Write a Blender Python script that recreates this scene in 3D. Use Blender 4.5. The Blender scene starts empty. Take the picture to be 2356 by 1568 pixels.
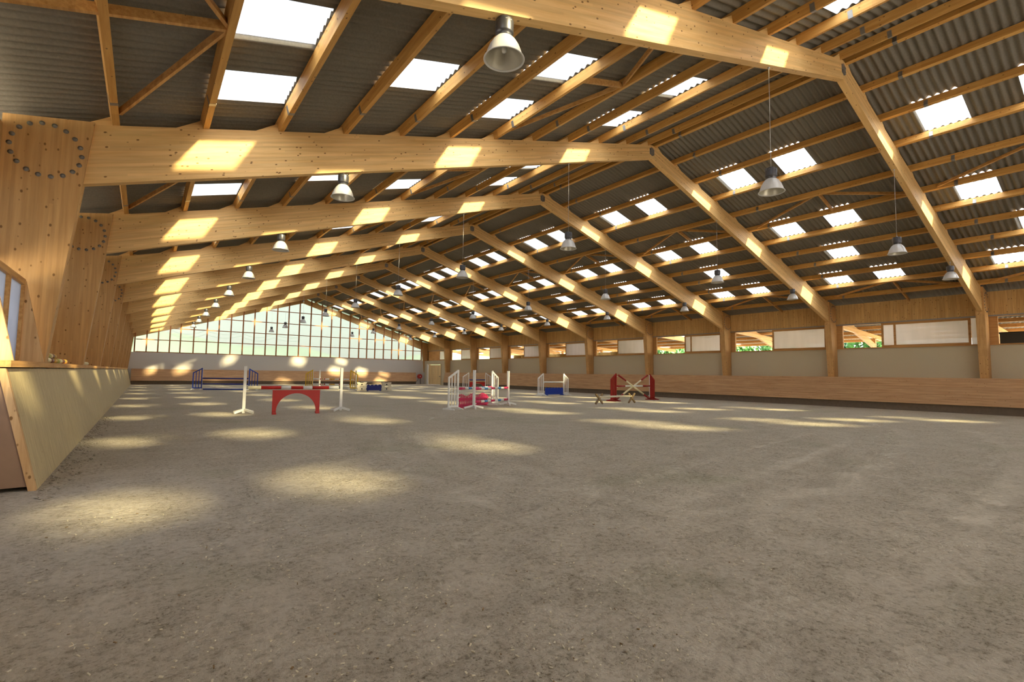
import bpy, math, random
from mathutils import Vector, Matrix, noise as mnoise
random.seed(7)
C = bpy.context.scene.collection
sc = bpy.context.scene
PI = math.pi
def srgb(r, g, b):
    f = lambda c: (c/255)/12.92 if c/255 <= .04045 else (((c/255)+.055)/1.055)**2.4
    return (f(r), f(g), f(b), 1)

# ------------------------------------------------------------------ hall dimensions (metres)
Y0, BAY, NF = 4.612, 6.0, 10          # first frame seen, spacing, frames F0..F9
XR = 14.11                            # ridge
SL = .278                             # roof slope (top of rafters)
ZRT, ZRB, ZK = 9.71, 9.19, 4.51       # rafter top / bottom at the ridge, rafter bottom at the knee
XK = -.94                             # knee
YN, YE = -7.6, 58.62                  # entrance gable, far gable
TH = .16                              # rafter thickness
PX = [-.60, .70, 1.99, 3.30, 4.62, 5.97, 7.32, 8.68, 10.08, 11.43, 12.79, 13.95]   # purlins, left slope, eave to ridge
def FY(k): return Y0 + BAY*k
def mir(x): return 2*XR - x
def ztop(x): return ZRT - SL*abs(x-XR)
ZS = ZRT + .2*math.sqrt(1+SL*SL)      # purlin tops
def zsheet(x): return ZS - SL*abs(x-XR)
ORD = ['first','second','third','fourth','fifth','sixth','seventh','eighth','ninth','tenth','eleventh','twelfth','thirteenth']

# ------------------------------------------------------------------ materials
def newmat(name):
    m = bpy.data.materials.new(name); m.use_nodes = True
    nt = m.node_tree; nt.nodes.clear()
    out = nt.nodes.new('ShaderNodeOutputMaterial')
    return m, nt, out
def N(nt, t, **k):
    n = nt.nodes.new(t)
    for a, b in k.items():
        if a in n.inputs: n.inputs[a].default_value = b
        else: setattr(n, a, b)
    return n
def L(nt, a, b): nt.links.new(a, b)
def ramp(nt, fac, stops):
    r = nt.nodes.new('ShaderNodeValToRGB'); L(nt, fac, r.inputs[0])
    e = r.color_ramp.elements
    e[0].position, e[0].color = stops[0]; e[1].position, e[1].color = stops[-1]
    for p, c in stops[1:-1]:
        x = e.new(p); x.color = c
    return r.outputs[0]
def mixc(nt, fac, a, b, mode='MIX'):
    m = nt.nodes.new('ShaderNodeMix'); m.data_type = 'RGBA'; m.blend_type = mode
    for s, v in ((m.inputs[0], fac), (m.inputs[6], a), (m.inputs[7], b)):
        if hasattr(v, 'links') or isinstance(v, bpy.types.NodeSocket): L(nt, v, s)
        else: s.default_value = v
    return m.outputs[2]
def math_(nt, op, a, b=None, c=None):
    m = nt.nodes.new('ShaderNodeMath'); m.operation = op
    for i, v in enumerate((a, b, c)):
        if v is None: continue
        if isinstance(v, bpy.types.NodeSocket): L(nt, v, m.inputs[i])
        else: m.inputs[i].default_value = v
    return m.outputs[0]
def principled(nt, out, col, rough=.6, metal=0, bump=None, bstr=.3, bdist=.01, spec=.3):
    p = nt.nodes.new('ShaderNodeBsdfPrincipled')
    if isinstance(col, bpy.types.NodeSocket): L(nt, col, p.inputs['Base Color'])
    else: p.inputs['Base Color'].default_value = col
    if isinstance(rough, bpy.types.NodeSocket): L(nt, rough, p.inputs['Roughness'])
    else: p.inputs['Roughness'].default_value = rough
    p.inputs['Metallic'].default_value = metal
    p.inputs['Specular IOR Level'].default_value = spec
    if bump is not None:
        b = N(nt, 'ShaderNodeBump', Strength=bstr, Distance=bdist); L(nt, bump, b.inputs['Height']); L(nt, b.outputs[0], p.inputs['Normal'])
    L(nt, p.outputs[0], out.inputs[0]); return p
def flat(name, col, rough=.5, metal=0, var=.08, scale=8, spec=.3):
    m, nt, out = newmat(name)
    tc = N(nt, 'ShaderNodeTexCoord'); n = N(nt, 'ShaderNodeTexNoise', Scale=scale, Detail=4.0); L(nt, tc.outputs['Object'], n.inputs['Vector'])
    dk = tuple(c*(1-var*2.5) for c in col[:3])+(1,)
    c = mixc(nt, n.outputs['Fac'], dk, tuple(min(1, x*(1+var)) for x in col[:3])+(1,))
    principled(nt, out, c, rough, metal, n.outputs['Fac'], .1, .004, spec)
    return m
def wood(name, col, dark, grain='X', lam=.045, lamaxis='Z', knots=1.0, gable=False, groove=0, rough=.55, tint=.10, kn=(.20,.10,.028,1)):
    """Pine: grain streaks along one axis, lamellas or boards across it, knots, optional board grooves."""
    m, nt, out = newmat(name)
    tc = N(nt, 'ShaderNodeTexCoord'); sp = N(nt, 'ShaderNodeSeparateXYZ'); L(nt, tc.outputs['Object'], sp.inputs[0])
    ax = {'X': sp.outputs[0], 'Y': sp.outputs[1], 'Z': sp.outputs[2]}
    if gable:
        d = math_(nt, 'ABSOLUTE', math_(nt, 'SUBTRACT', ax['X'], XR))
        ax['Z'] = math_(nt, 'MULTIPLY_ADD', d, .30, ax['Z'])
    cb = N(nt, 'ShaderNodeCombineXYZ')
    for i, a in enumerate('XYZ'):
        L(nt, math_(nt, 'MULTIPLY', ax[a], .9 if a == grain else 16.0), cb.inputs[i])
    g = N(nt, 'ShaderNodeTexNoise', Scale=1.0, Detail=5.0, Roughness=.62); L(nt, cb.outputs[0], g.inputs['Vector'])
    col1 = ramp(nt, g.outputs['Fac'], [(.32, dark), (.62, col)])
    # lamellas / boards
    q = math_(nt, 'DIVIDE', ax[lamaxis], lam); fl = math_(nt, 'FLOOR', q)
    seg = math_(nt, 'FLOOR', math_(nt, 'ADD', math_(nt, 'DIVIDE', ax[grain], 3.7), math_(nt, 'MULTIPLY', fl, .37)))
    cb2 = N(nt, 'ShaderNodeCombineXYZ'); L(nt, fl, cb2.inputs[0]); L(nt, seg, cb2.inputs[1])
    wn = N(nt, 'ShaderNodeTexWhiteNoise'); L(nt, cb2.outputs[0], wn.inputs['Vector'])
    k = math_(nt, 'MULTIPLY_ADD', wn.outputs['Value'], 2*tint, 1-tint)
    cbk = N(nt, 'ShaderNodeCombineXYZ')
    for i in range(3): L(nt, k, cbk.inputs[i])
    col2 = mixc(nt, 1.0, col1, cbk.outputs[0], 'MULTIPLY')
    # knots
    cb3 = N(nt, 'ShaderNodeCombineXYZ')
    for i, a in enumerate('XYZ'):
        L(nt, math_(nt, 'MULTIPLY', ax[a], 5.6 if a == grain else 8.6), cb3.inputs[i])
    v = N(nt, 'ShaderNodeTexVoronoi', Scale=1.0); L(nt, cb3.outputs[0], v.inputs['Vector'])
    kf = ramp(nt, v.outputs['Distance'], [(.0, (1, 1, 1, 1)), (.10*knots, (.9, .9, .9, 1)), (.145*knots+.001, (0, 0, 0, 1))])
    col3 = mixc(nt, kf, col2, kn)
    h = g.outputs['Fac']
    if groove:
        fr = math_(nt, 'FRACT', q); e = math_(nt, 'MINIMUM', fr, math_(nt, 'SUBTRACT', 1.0, fr))
        gm = math_(nt, 'LESS_THAN', e, groove)
        col3 = mixc(nt, math_(nt, 'MULTIPLY', gm, .55), col3, tuple(c*.35 for c in dark[:3])+(1,))
        h = math_(nt, 'SUBTRACT', h, gm)
    principled(nt, out, col3, rough, 0, h, .25, .006, .3)
    return m
W1, W2 = srgb(220, 182, 122), srgb(202, 160, 98)
M = {}
M['rafter'] = wood('pine_glulam_rafter', W1, W2, 'X', .045, 'Z', 1.0, gable=True)
M['column'] = wood('pine_glulam_column', srgb(200, 158, 102), srgb(180, 138, 84), 'Z', .045, 'X', 1.1)
M['purlin'] = wood('pine_purlin', srgb(208, 162, 92), srgb(184, 134, 68), 'Y', .5, 'X', .9)
M['brace'] = wood('pine_brace', srgb(206, 160, 98), srgb(172, 124, 68), 'Y', .5, 'X', .6)
M['kick'] = wood('riding_board_planks', srgb(196, 158, 116), srgb(172, 132, 92), 'Y', .115, 'Z', .8, groove=.03, tint=.06)
M['kickx'] = wood('riding_board_planks_end', srgb(212, 172, 132), srgb(188, 147, 108), 'X', .115, 'Z', .9, groove=.03, tint=.06)
M['kickl'] = wood('riding_board_upright', srgb(190, 176, 136), srgb(170, 154, 116), 'Z', .10, 'Y', .5, groove=.02, tint=.05)
M['upper'] = wood('upright_cladding', srgb(208, 170, 110), srgb(186, 146, 88), 'Z', .14, 'Y', 1.1, groove=.025, tint=.08)
M['frame'] = wood('window_frame_wood', srgb(196, 150, 92), srgb(168, 120, 66), 'Y', .5, 'X', .5)
M['mull'] = wood('gable_mullion_wood', srgb(182, 122, 72), srgb(150, 92, 48), 'Z', .5, 'X', .5)
M['cheek'] = wood('cheek_board', srgb(214, 178, 128), srgb(190, 150, 100), 'Z', .14, 'X', 1.1)
M['door'] = wood('door_boards', srgb(226, 200, 150), srgb(208, 178, 126), 'Z', .14, 'Y', .7, groove=.03)
M['annex'] = wood('shed_timber', srgb(226, 176, 112), srgb(200, 146, 82), 'Y', .5, 'X', .8)
M['annexr'] = wood('shed_rafter', srgb(228, 184, 124), srgb(204, 154, 92), 'X', .05, 'Z', .8)
M['plain'] = wood('rough_timber', srgb(150, 126, 88), srgb(112, 90, 60), 'Z', .5, 'X', .7)
M['panel'] = flat('end_panel_ply', srgb(150, 122, 98), .7, 0, .10, 5)

def m_plaster(lo=srgb(166, 156, 130), hi=srgb(214, 204, 176), mid_=srgb(192, 182, 154)):
    m, nt, out = newmat('wood_wool_wall_panel')
    tc = N(nt, 'ShaderNodeTexCoord'); a = N(nt, 'ShaderNodeTexNoise', Scale=70.0, Detail=3.0); b = N(nt, 'ShaderNodeTexNoise', Scale=.7, Detail=3.0)
    for n in (a, b): L(nt, tc.outputs['Object'], n.inputs['Vector'])
    c = mixc(nt, a.outputs['Fac'], lo, hi)
    c = mixc(nt, math_(nt, 'MULTIPLY', b.outputs['Fac'], .35), c, mid_)
    principled(nt, out, c, .85, 0, a.outputs['Fac'], .35, .01); return m
M['plaster'] = m_plaster(); M['plasterw'] = m_plaster(srgb(190, 186, 180), srgb(222, 218, 212), srgb(204, 200, 194))
def m_sheet():
    m, nt, out = newmat('fibre_cement_corrugated')
    tc = N(nt, 'ShaderNodeTexCoord'); a = N(nt, 'ShaderNodeTexNoise', Scale=26.0, Detail=5.0, Roughness=.7); b = N(nt, 'ShaderNodeTexNoise', Scale=.55, Detail=2.0)
    for n in (a, b): L(nt, tc.outputs['Object'], n.inputs['Vector'])
    c = ramp(nt, a.outputs['Fac'], [(.3, srgb(108, 103, 92)), (.7, srgb(128, 122, 110))])
    c = mixc(nt, math_(nt, 'MULTIPLY', b.outputs['Fac'], .4), c, srgb(120, 114, 100))
    principled(nt, out, c, .8, 0); return m
M['sheet'] = m_sheet()
def m_trans(name, tcol, tint, fac, wav=None, gloss=.0):
    """Light-spreading sheet: mostly diffuse transmission, a little clear view through it."""
    m, nt, out = newmat(name)
    t = N(nt, 'ShaderNodeBsdfTranslucent', Color=tcol); c = N(nt, 'ShaderNodeBsdfTransparent', Color=tint)
    if wav:
        tc = N(nt, 'ShaderNodeTexCoord'); w = N(nt, 'ShaderNodeTexNoise', Scale=1.0, Detail=3.0)
        mp = N(nt, 'ShaderNodeMapping'); mp.inputs['Scale'].default_value = wav
        L(nt, tc.outputs['Object'], mp.inputs[0]); L(nt, mp.outputs[0], w.inputs['Vector'])
        cc = mixc(nt, w.outputs['Fac'], tuple(x*.8 for x in tcol[:3])+(1,), tcol); L(nt, cc, t.inputs['Color'])
    x = N(nt, 'ShaderNodeMixShader', Fac=fac); L(nt, t.outputs[0], x.inputs[1]); L(nt, c.outputs[0], x.inputs[2])
    if gloss:
        gl = N(nt, 'ShaderNodeBsdfGlossy', Roughness=.12); y = N(nt, 'ShaderNodeMixShader', Fac=gloss)
        L(nt, x.outputs[0], y.inputs[1]); L(nt, gl.outputs[0], y.inputs[2]); x = y
    L(nt, x.outputs[0], out.inputs[0]); return m
M['sky'] = m_trans('grp_skylight_sheet', (.60, .67, .80, 1), (1.0, .89, .55, 1), .34, (1.2, 5.6, 1))
M['gpane'] = m_trans('gable_polycarbonate', (.54, .52, .48, 1), (.66, .65, .60, 1), .5)
M['npane'] = m_trans('entrance_polycarbonate', (.38, .38, .39, 1), (.9, .9, .9, 1), .0)
M['wpane'] = m_trans('sash_polycarbonate', (.68, .65, .63, 1), (.7, .66, .64, 1), .22, (2, 3, .4))
M['vpane'] = m_trans('viewing_pane', (.40, .42, .47, 1), (.42, .44, .50, 1), .25, (2, 2, 2), .10)

def m_floor():
    m, nt, out = newmat('sand_and_fibre_footing')
    tc = N(nt, 'ShaderNodeTexCoord')
    def nz(s, d, r=.55, sc_=(1, 1, 1), rot=0):
        n = N(nt, 'ShaderNodeTexNoise', Scale=s, Detail=d, Roughness=r); mp = N(nt, 'ShaderNodeMapping')
        mp.inputs['Scale'].default_value = sc_; mp.inputs['Rotation'].default_value = (0, 0, rot)
        L(nt, tc.outputs['Object'], mp.inputs[0]); L(nt, mp.outputs[0], n.inputs['Vector']); return n.outputs['Fac']
    big = nz(.16, 3.0); mid = nz(.9, 5.0, .6); fine = nz(16.0, 6.0, .72); clod = nz(4.0, 4.0, .6)
    at = N(nt, 'ShaderNodeAttribute', attribute_name='track'); tr = at.outputs['Fac']
    c = ramp(nt, fine, [(.30, srgb(144, 134, 114)), (.48, srgb(196, 187, 167)), (.75, srgb(222, 214, 196))])
    c = mixc(nt, math_(nt, 'MULTIPLY', big, .45), c, srgb(166, 154, 132))
    c = mixc(nt, math_(nt, 'MULTIPLY', mid, .30), c, srgb(208, 199, 180))
    dm = ramp(nt, clod, [(.46, (0, 0, 0, 1)), (.64, (1, 1, 1, 1))])
    speck = math_(nt, 'MULTIPLY', ramp(nt, fine, [(.36, (1, 1, 1, 1)), (.49, (0, 0, 0, 1))]), math_(nt, 'MULTIPLY_ADD', dm, .75, .25))
    speck = math_(nt, 'MULTIPLY', speck, math_(nt, 'SUBTRACT', 1.0, tr))
    tiny = nz(48.0, 5.0, .75); med = nz(2.2, 4.0, .65)
    pm_ = ramp(nt, med, [(.40, (.15, .15, .15, 1)), (.60, (1, 1, 1, 1))])
    c = mixc(nt, math_(nt, 'MULTIPLY', speck, .34), c, srgb(100, 84, 58))
    ts = math_(nt, 'MULTIPLY', ramp(nt, tiny, [(.36, (1, 1, 1, 1)), (.46, (0, 0, 0, 1))]), math_(nt, 'MULTIPLY', pm_, math_(nt, 'MULTIPLY_ADD', tr, -.7, 1.0)))
    c = mixc(nt, math_(nt, 'MULTIPLY', ts, .72), c, srgb(84, 68, 42))
    tl = math_(nt, 'MULTIPLY', ramp(nt, tiny, [(.60, (0, 0, 0, 1)), (.68, (1, 1, 1, 1))]), pm_)
    c = mixc(nt, math_(nt, 'MULTIPLY', tl, .55), c, srgb(238, 230, 212))
    c = mixc(nt, math_(nt, 'MULTIPLY', ramp(nt, med, [(.35, (1, 1, 1, 1)), (.55, (0, 0, 0, 1))]), .25), c, srgb(204, 196, 180))
    gm = nz(.35, 2.0); c = mixc(nt, math_(nt, 'MULTIPLY', ramp(nt, gm, [(.56, (0, 0, 0, 1)), (.68, (1, 1, 1, 1))]), .18), c, srgb(128, 138, 92))
    c = mixc(nt, math_(nt, 'MULTIPLY', tr, .16), c, srgb(192, 184, 168))
    h = math_(nt, 'ADD', math_(nt, 'MULTIPLY', fine, math_(nt, 'MULTIPLY_ADD', tr, -.55, 1.0)), math_(nt, 'MULTIPLY_ADD', clod, .9, math_(nt, 'MULTIPLY', math_(nt, 'MULTIPLY', tiny, pm_), .55)))
    principled(nt, out, c, .95, 0, h, .9, .055, .1); return m
M['floor'] = m_floor()
M['concrete'] = flat('dark_plinth', srgb(112, 98, 82), .85, 0, .12, 9)
M['steel'] = flat('galvanised_steel', srgb(150, 148, 144), .42, .7, .08, 20, .5)
M['bolt'] = flat('bolt_steel', srgb(128, 124, 116), .4, .35, .08, 20, .5)
M['alu'] = flat('lamp_reflector_aluminium', srgb(214, 214, 212), .42, .25, .03, 30, .5)
M['alui'] = flat('lamp_reflector_inside', srgb(196, 192, 178), .35, .35, .04, 30, .5)
M['hous'] = flat('lamp_housing', srgb(84, 84, 88), .38, .65, .08, 10, .5)
M['wire'] = flat('steel_wire', srgb(190, 190, 190), .4, .6)
M['bulb'] = flat('bulb_glass', srgb(225, 225, 220), .15, 0, .02, 10, .6)
for n, c in dict(white=(232, 232, 226), cream=(232, 224, 184), red=(190, 38, 30), dred=(150, 30, 26), blue=(28, 60, 158), dblue=(24, 36, 120), sky_=(84, 150, 205), yellow=(232, 190, 40),
                 pink=(205, 48, 96), dark=(40, 38, 36), black=(22, 22, 22), stone=(214, 204, 176), ochre=(206, 160, 60), green=(170, 178, 84), brown=(110, 62, 52)).items():
    M[n] = flat('paint_'+n.strip('_'), srgb(*c), .42, 0, .06, 7, .4)
M['redm'] = flat('reel_red', srgb(186, 32, 30), .35, 0, .05, 7, .5)
M['hay'] = flat('straw', srgb(188, 158, 96), .9, 0, .25, 26)
M['leaf'] = flat('tree_leaves', srgb(92, 142, 62), .7, 0, .30, 3)
M['leafd'] = flat('conifer_leaves', srgb(52, 92, 66), .7, 0, .30, 3)
M['bark'] = flat('bark', srgb(96, 78, 58), .9, 0, .2, 12)
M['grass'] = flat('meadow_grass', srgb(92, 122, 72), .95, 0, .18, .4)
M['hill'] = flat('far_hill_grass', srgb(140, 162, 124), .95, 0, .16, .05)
M['earth'] = flat('yard_gravel', srgb(214, 204, 184), .95, 0, .12, 3)

# ------------------------------------------------------------------ mesh builder
class MB:
    def __init__(s): s.v, s.f, s.mi, s.sm = [], [], [], []
    def add(s, vs, fs, mi=0, smooth=False):
        b = len(s.v); s.v += [tuple(v) for v in vs]
        for f in fs: s.f.append(tuple(b+i for i in f)); s.mi.append(mi); s.sm.append(smooth)
        return s
    def box(s, x0, x1, y0, y1, z0, z1, mi=0):
        vs = [(x, y, z) for x in (x0, x1) for y in (y0, y1) for z in (z0, z1)]
        return s.add(vs, [(0,1,3,2),(4,6,7,5),(0,4,5,1),(2,3,7,6),(0,2,6,4),(1,5,7,3)], mi)
    def bar(s, a, b, w, h, up=(0, 0, 1), mi=0):
        a, b = Vector(a), Vector(b); d = (b-a).normalized(); u = Vector(up); r = d.cross(u)
        if r.length < 1e-4: r = d.cross(Vector((1, 0, 0)))
        r.normalize(); u = r.cross(d).normalized()
        vs = [p + r*sx*w/2 + u*sy*h/2 for p in (a, b) for sx, sy in ((-1,-1),(1,-1),(1,1),(-1,1))]
        return s.add(vs, [(3,2,1,0),(4,5,6,7),(0,1,5,4),(1,2,6,5),(2,3,7,6),(3,0,4,7)], mi)
    def prism(s, pts, y0, y1, mi=0, axis='Y'):
        n = len(pts)
        P = (lambda p, y: (p[0], y, p[1])) if axis == 'Y' else (lambda p, y: (y, p[0], p[1]))
        vs = [P(p, y0) for p in pts] + [P(p, y1) for p in pts]
        fs = [tuple(range(n)), tuple(range(2*n-1, n-1, -1))] + [(i, i+n, (i+1) % n+n, (i+1) % n) for i in range(n)]
        return s.add(vs, fs, mi)
    def tube(s, pts, r, n=10, mi=0, caps=True, smooth=True):
        pts = [Vector(p) for p in pts]; vs = []; m = len(pts)
        for i, p in enumerate(pts):
            d = (pts[min(i+1, m-1)]-pts[max(i-1, 0)]).normalized()
            a = Vector((0, 0, 1)) if abs(d.z) < .9 else Vector((1, 0, 0))
            u = d.cross(a).normalized(); w = u.cross(d)
            rr = r[i] if isinstance(r, (list, tuple)) else r
            vs += [p + (u*math.cos(2*PI*k/n)+w*math.sin(2*PI*k/n))*rr for k in range(n)]
        fs = [(i*n+k, i*n+(k+1) % n, (i+1)*n+(k+1) % n, (i+1)*n+k) for i in range(m-1) for k in range(n)]
        s.add(vs, fs, mi, smooth)
        if caps:
            b = len(s.v)-len(vs)
            s.f += [tuple(b+k for k in range(n))[::-1], tuple(b+(m-1)*n+k for k in range(n))]; s.mi += [mi, mi]; s.sm += [False, False]
        return s
    def lathe(s, prof, n=28, c=(0, 0, 0), mi=0, smooth=True):
        vs = [(c[0]+r*math.cos(2*PI*k/n), c[1]+r*math.sin(2*PI*k/n), c[2]+z) for r, z in prof for k in range(n)]
        fs = [(i*n+k, i*n+(k+1) % n, (i+1)*n+(k+1) % n, (i+1)*n+k) for i in range(len(prof)-1) for k in range(n)]
        return s.add(vs, fs, mi, smooth)
    def build(s, name, mats, parent=None, loc=None):
        me = bpy.data.meshes.new(name); me.from_pydata(s.v, [], s.f)
        if not isinstance(mats, (list, tuple)): mats = [mats]
        for m in mats: me.materials.append(m)
        me.polygons.foreach_set('material_index', s.mi); me.polygons.foreach_set('use_smooth', s.sm)
        me.update(); o = bpy.data.objects.new(name, me); C.objects.link(o)
        if parent: o.parent = parent
        if loc: o.location = loc
        return o
def tag(o, label, cat, group=None, kind=None):
    o['label'] = label; o['category'] = cat
    if group: o['group'] = group
    if kind: o['kind'] = kind
    return o
def empty(name, loc=(0, 0, 0), rz=0):
    o = bpy.data.objects.new(name, None); C.objects.link(o); o.location = loc; o.rotation_euler = (0, 0, rz); o.empty_display_size = .2
    return o
def use(mesh_obj, name, parent, loc=(0, 0, 0), rot=(0, 0, 0)):
    o = bpy.data.objects.new(name, mesh_obj if isinstance(mesh_obj, bpy.types.Mesh) else mesh_obj.data); C.objects.link(o)
    o.parent = parent; o.location = loc; o.rotation_euler = rot; return o
def copy_tree(o, parent=None):
    c = o.copy(); C.objects.link(c); c.parent = parent
    for ch in list(o.children): copy_tree(ch, c)
    return c

# ------------------------------------------------------------------ floor
def build_floor():
    tracks = [([(20.5,6.4),(18.88,5.79),(17.8,4.6),(14.2,3.55),(10.7,3.0),(8.0,2.7),(5.9,2.7),(4.4,3.05)], .16),
              ([(15.6,5.95),(14.9,5.5),(13.9,4.6),(11.6,4.2),(9.2,3.95),(6.3,3.5),(4.6,3.45)], .13),
              ([(19.4,3.4),(14.5,1.8),(10.5,1.35),(8.4,1.27),(5.9,1.17)], .14),
              ([(15.2,5.8),(9.3,5.0),(5.5,4.4)], .05), ([(12,6.5),(7.4,5.6),(4.2,5.2)], .05),
              ([(5.2,10.4),(4.3,8.2),(4.1,6.2),(4.4,4.6),(4.9,3.2)], .12), ([(4.4,10.4),(3.5,8.0),(3.1,6.0),(3.2,4.4)], .10)]
    def smooth(p):
        for _ in range(2):
            q = [p[0]]
            for a, b in zip(p, p[1:]): q += [(.75*a[0]+.25*b[0], .75*a[1]+.25*b[1]), (.25*a[0]+.75*b[0], .25*a[1]+.75*b[1])]
            p = q+[p[-1]]
        return p
    tracks = [(smooth(p), w) for p, w in tracks]
    def tval(x, y):
        best = 0
        for p, w in tracks:
            for (ax, ay), (bx, by) in zip(p, p[1:]):
                if min(ax, bx)-.6 > x or max(ax, bx)+.6 < x or min(ay, by)-.6 > y or max(ay, by)+.6 < y: continue
                dx, dy = bx-ax, by-ay; t = max(0, min(1, ((x-ax)*dx+(y-ay)*dy)/(dx*dx+dy*dy+1e-9)))
                d = math.hypot(x-ax-t*dx, y-ay-t*dy)
                best = max(best, min(1, max(0, 1.6-d/w)))
        return best
    xs = [-2.4, -1.2]; x = -1.0
    while x < 21: xs.append(x); x += .085
    xs += [22+i for i in range(8)]+[30.2]
    ys = [-12, -9, -6, -4, -2]; y = -1.0
    while y < 11: ys.append(y); y += .085
    ys += [12+2*i for i in range(23)]+[58.7]
    vs, tv = [], []
    for y in ys:
        for x in xs:
            f = max(0, min(1, (21-x)/2, (x+1)/.4, (y+1)/.5, (11-y)/2))
            z = 0
            if f > 0:
                z = f*(0.016*mnoise.noise(Vector((x*1.3, y*1.3, 0))) + .014*mnoise.noise(Vector((x*3.6, y*4.5, 3))) + .010*mnoise.noise(Vector((x*11, y*11, 7))))
            t = tval(x, y) if (3 < x < 21 and -1 < y < 11) else 0
            if t: t *= .75+.5*mnoise.noise(Vector((x*2, y*2, 9)))
            vs.append((x, y, z-.006*t)); tv.append(t)
    nx = len(xs); fs = [(j*nx+i, j*nx+i+1, (j+1)*nx+i+1, (j+1)*nx+i) for j in range(len(ys)-1) for i in range(nx-1)]
    m = MB(); m.add(vs, fs, 0, True); o = m.build('floor', M['floor'])
    a = o.data.attributes.new('track', 'FLOAT', 'POINT'); a.data.foreach_set('value', tv)
    tag(o, 'sandy fibre riding surface with hoof prints and tyre tracks', 'floor', kind='structure')
build_floor()
# loose chips of wood and pale fibre lying on the sand in front
m = MB()
for i in range(1500):
    r = 1.6+5.5*random.random()**1.6; a = random.uniform(-.15, 1.3); x, y = r*math.sin(a)-.3, r*math.cos(a)*.8+.9
    if x < -.7: continue
    l, w = random.uniform(.006, .022), random.uniform(.003, .010); t = random.uniform(0, PI); h = random.uniform(.002, .006)
    d = Vector((math.cos(t), math.sin(t), random.uniform(-.2, .3))); c = Vector((x, y, .012))
    m.bar(c-d*l/2, c+d*l/2, w, h, mi=0 if random.random() < .9 else 1)
o = m.build('wood_chips', [M['stone'], M['plain']]); tag(o, 'tiny pale wood chips strewn over the sand in front', 'wood chips', kind='stuff')
m = MB(); rnd2 = random.Random(11)
for i in range(700):
    if i < 330: y = rnd2.uniform(7.4, 19); x = -.93+abs(rnd2.gauss(0, .16)); sz = rnd2.uniform(.008, .030)
    else:
        rr = 1.7+5*rnd2.random()**1.4; a = rnd2.uniform(-.1, 1.25); x, y = rr*math.sin(a)-.2, rr*math.cos(a)*.8+.9; sz = rnd2.uniform(.005, .016)
    if x < -.93: continue
    z = .010; vs = [(x+sz*rnd2.uniform(.6, 1.2)*dx, y+sz*rnd2.uniform(.6, 1.2)*dy_, z+sz*.6*rnd2.uniform(.5, 1.1)*dz) for dx, dy_, dz in ((1,0,0),(-1,0,0),(0,1,0),(0,-1,0),(0,0,1.3),(0,0,-1))]
    m.add(vs, [(0,2,4),(2,1,4),(1,3,4),(3,0,4),(2,0,5),(1,2,5),(3,1,5),(0,3,5)], 0, True)
o = m.build('sand_clods', M['floor']); tag(o, 'small sand clods along the foot of the left kickboard and in front', 'sand clods', kind='stuff')
m = MB(); m.box(-90, -30, -60, 260, -.12, -.04); m.box(56, 200, -60, 260, -.12, -.04); m.box(30.2, 56, 62, 260, -.12, -.04); m.box(-2.4, 30.2, 58.8, 260, -.12, -.04)
o = m.build('ground_outside', M['grass']); tag(o, 'grassy ground around the outside of the hall', 'ground', kind='structure')
m = MB(); m.box(-2.4, 30.2, -60, -12, -.1, -.03); m.box(30.2, 56, -60, 62, -.1, -.03); m.box(-30, -2.4, -60, 260, -.1, -.03)
o = m.build('ground_yard', M['earth']); tag(o, 'pale gravel yard beside and before the hall', 'ground', kind='structure')

# ------------------------------------------------------------------ roof skin with openings for the skylights
PIT, AMP, NS = .177, .033, 6
dy = PIT/NS
ny = int((YE+.6-(YN-.4))/dy); ys_r = [YN-.4+i*dy for i in range(ny+1)]
def cz(i): return AMP+AMP*math.cos(2*PI*i/NS)
def yi(y): return int(round((y-(YN-.4))/dy))
ROWS = [(1, 2, ((2.15, 3.15), (4.2, 5.2))), (3, 4, ((3.1, 4.1),)), (5, 6, ((2.15, 3.15), (4.2, 5.2))), (8, 9, ((2.15, 3.15), (4.2, 5.2)))]
def sky_x(side, a, b):
    return (PX[a]-.055, PX[b]-.13) if side == 0 else (mir(PX[a])+.04, mir(PX[b])+.03)
skies = []   # side, row, bay, which, x0, x1, i0, i1
for side in (0, 1):
    for ri, (a, b, offs) in enumerate(ROWS):
        x0, x1 = sky_x(side, a, b); x0, x1 = min(x0, x1), max(x0, x1)
        for bay in range(-2, 9):
            for w, (o0, o1) in enumerate(offs):
                yy0, yy1 = FY(bay)+o0, FY(bay)+o1
                if side == 1: yy0 += .07; yy1 += .07
                skies.append((side, ri, bay, w, x0, x1, yi(yy0), yi(yy1), len(offs)))
def build_roof():
    for side in (0, 1):
        xs = [-2.7, XR] if side == 0 else [XR, 30.92]
        for s in skies:
            if s[0] == side: xs += [s[4], s[5]]
        xs = sorted(set(round(x, 4) for x in xs))
        vs = [(x, ys_r[i], zsheet(x)+cz(i)) for x in xs for i in range(ny+1)]
        holes = {}
        for s in skies:
            if s[0] == side: holes.setdefault(round(s[4], 4), []).append((s[6], s[7]))
        fs = []
        for k in range(len(xs)-1):
            hs = holes.get(xs[k], [])
            for i in range(ny):
                if any(a <= i < b for a, b in hs): continue
                fs.append((k*(ny+1)+i, (k+1)*(ny+1)+i, (k+1)*(ny+1)+i+1, k*(ny+1)+i+1))
        m = MB(); m.add(vs, fs, 0, True); o = m.build('ceiling_roof_sheets', M['sheet'])
        tag(o, 'grey corrugated roof sheeting over the %s slope' % ('left' if side == 0 else 'right'), 'roof', kind='structure')
    m = MB(); m.bar((XR, YN-.4, zsheet(XR)+.09), (XR, YE+.6, zsheet(XR)+.09), .5, .03); o = m.build('ceiling_ridge_cap', M['sheet'])
    tag(o, 'grey ridge capping along the top of the roof', 'roof', kind='structure')
build_roof()
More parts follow.
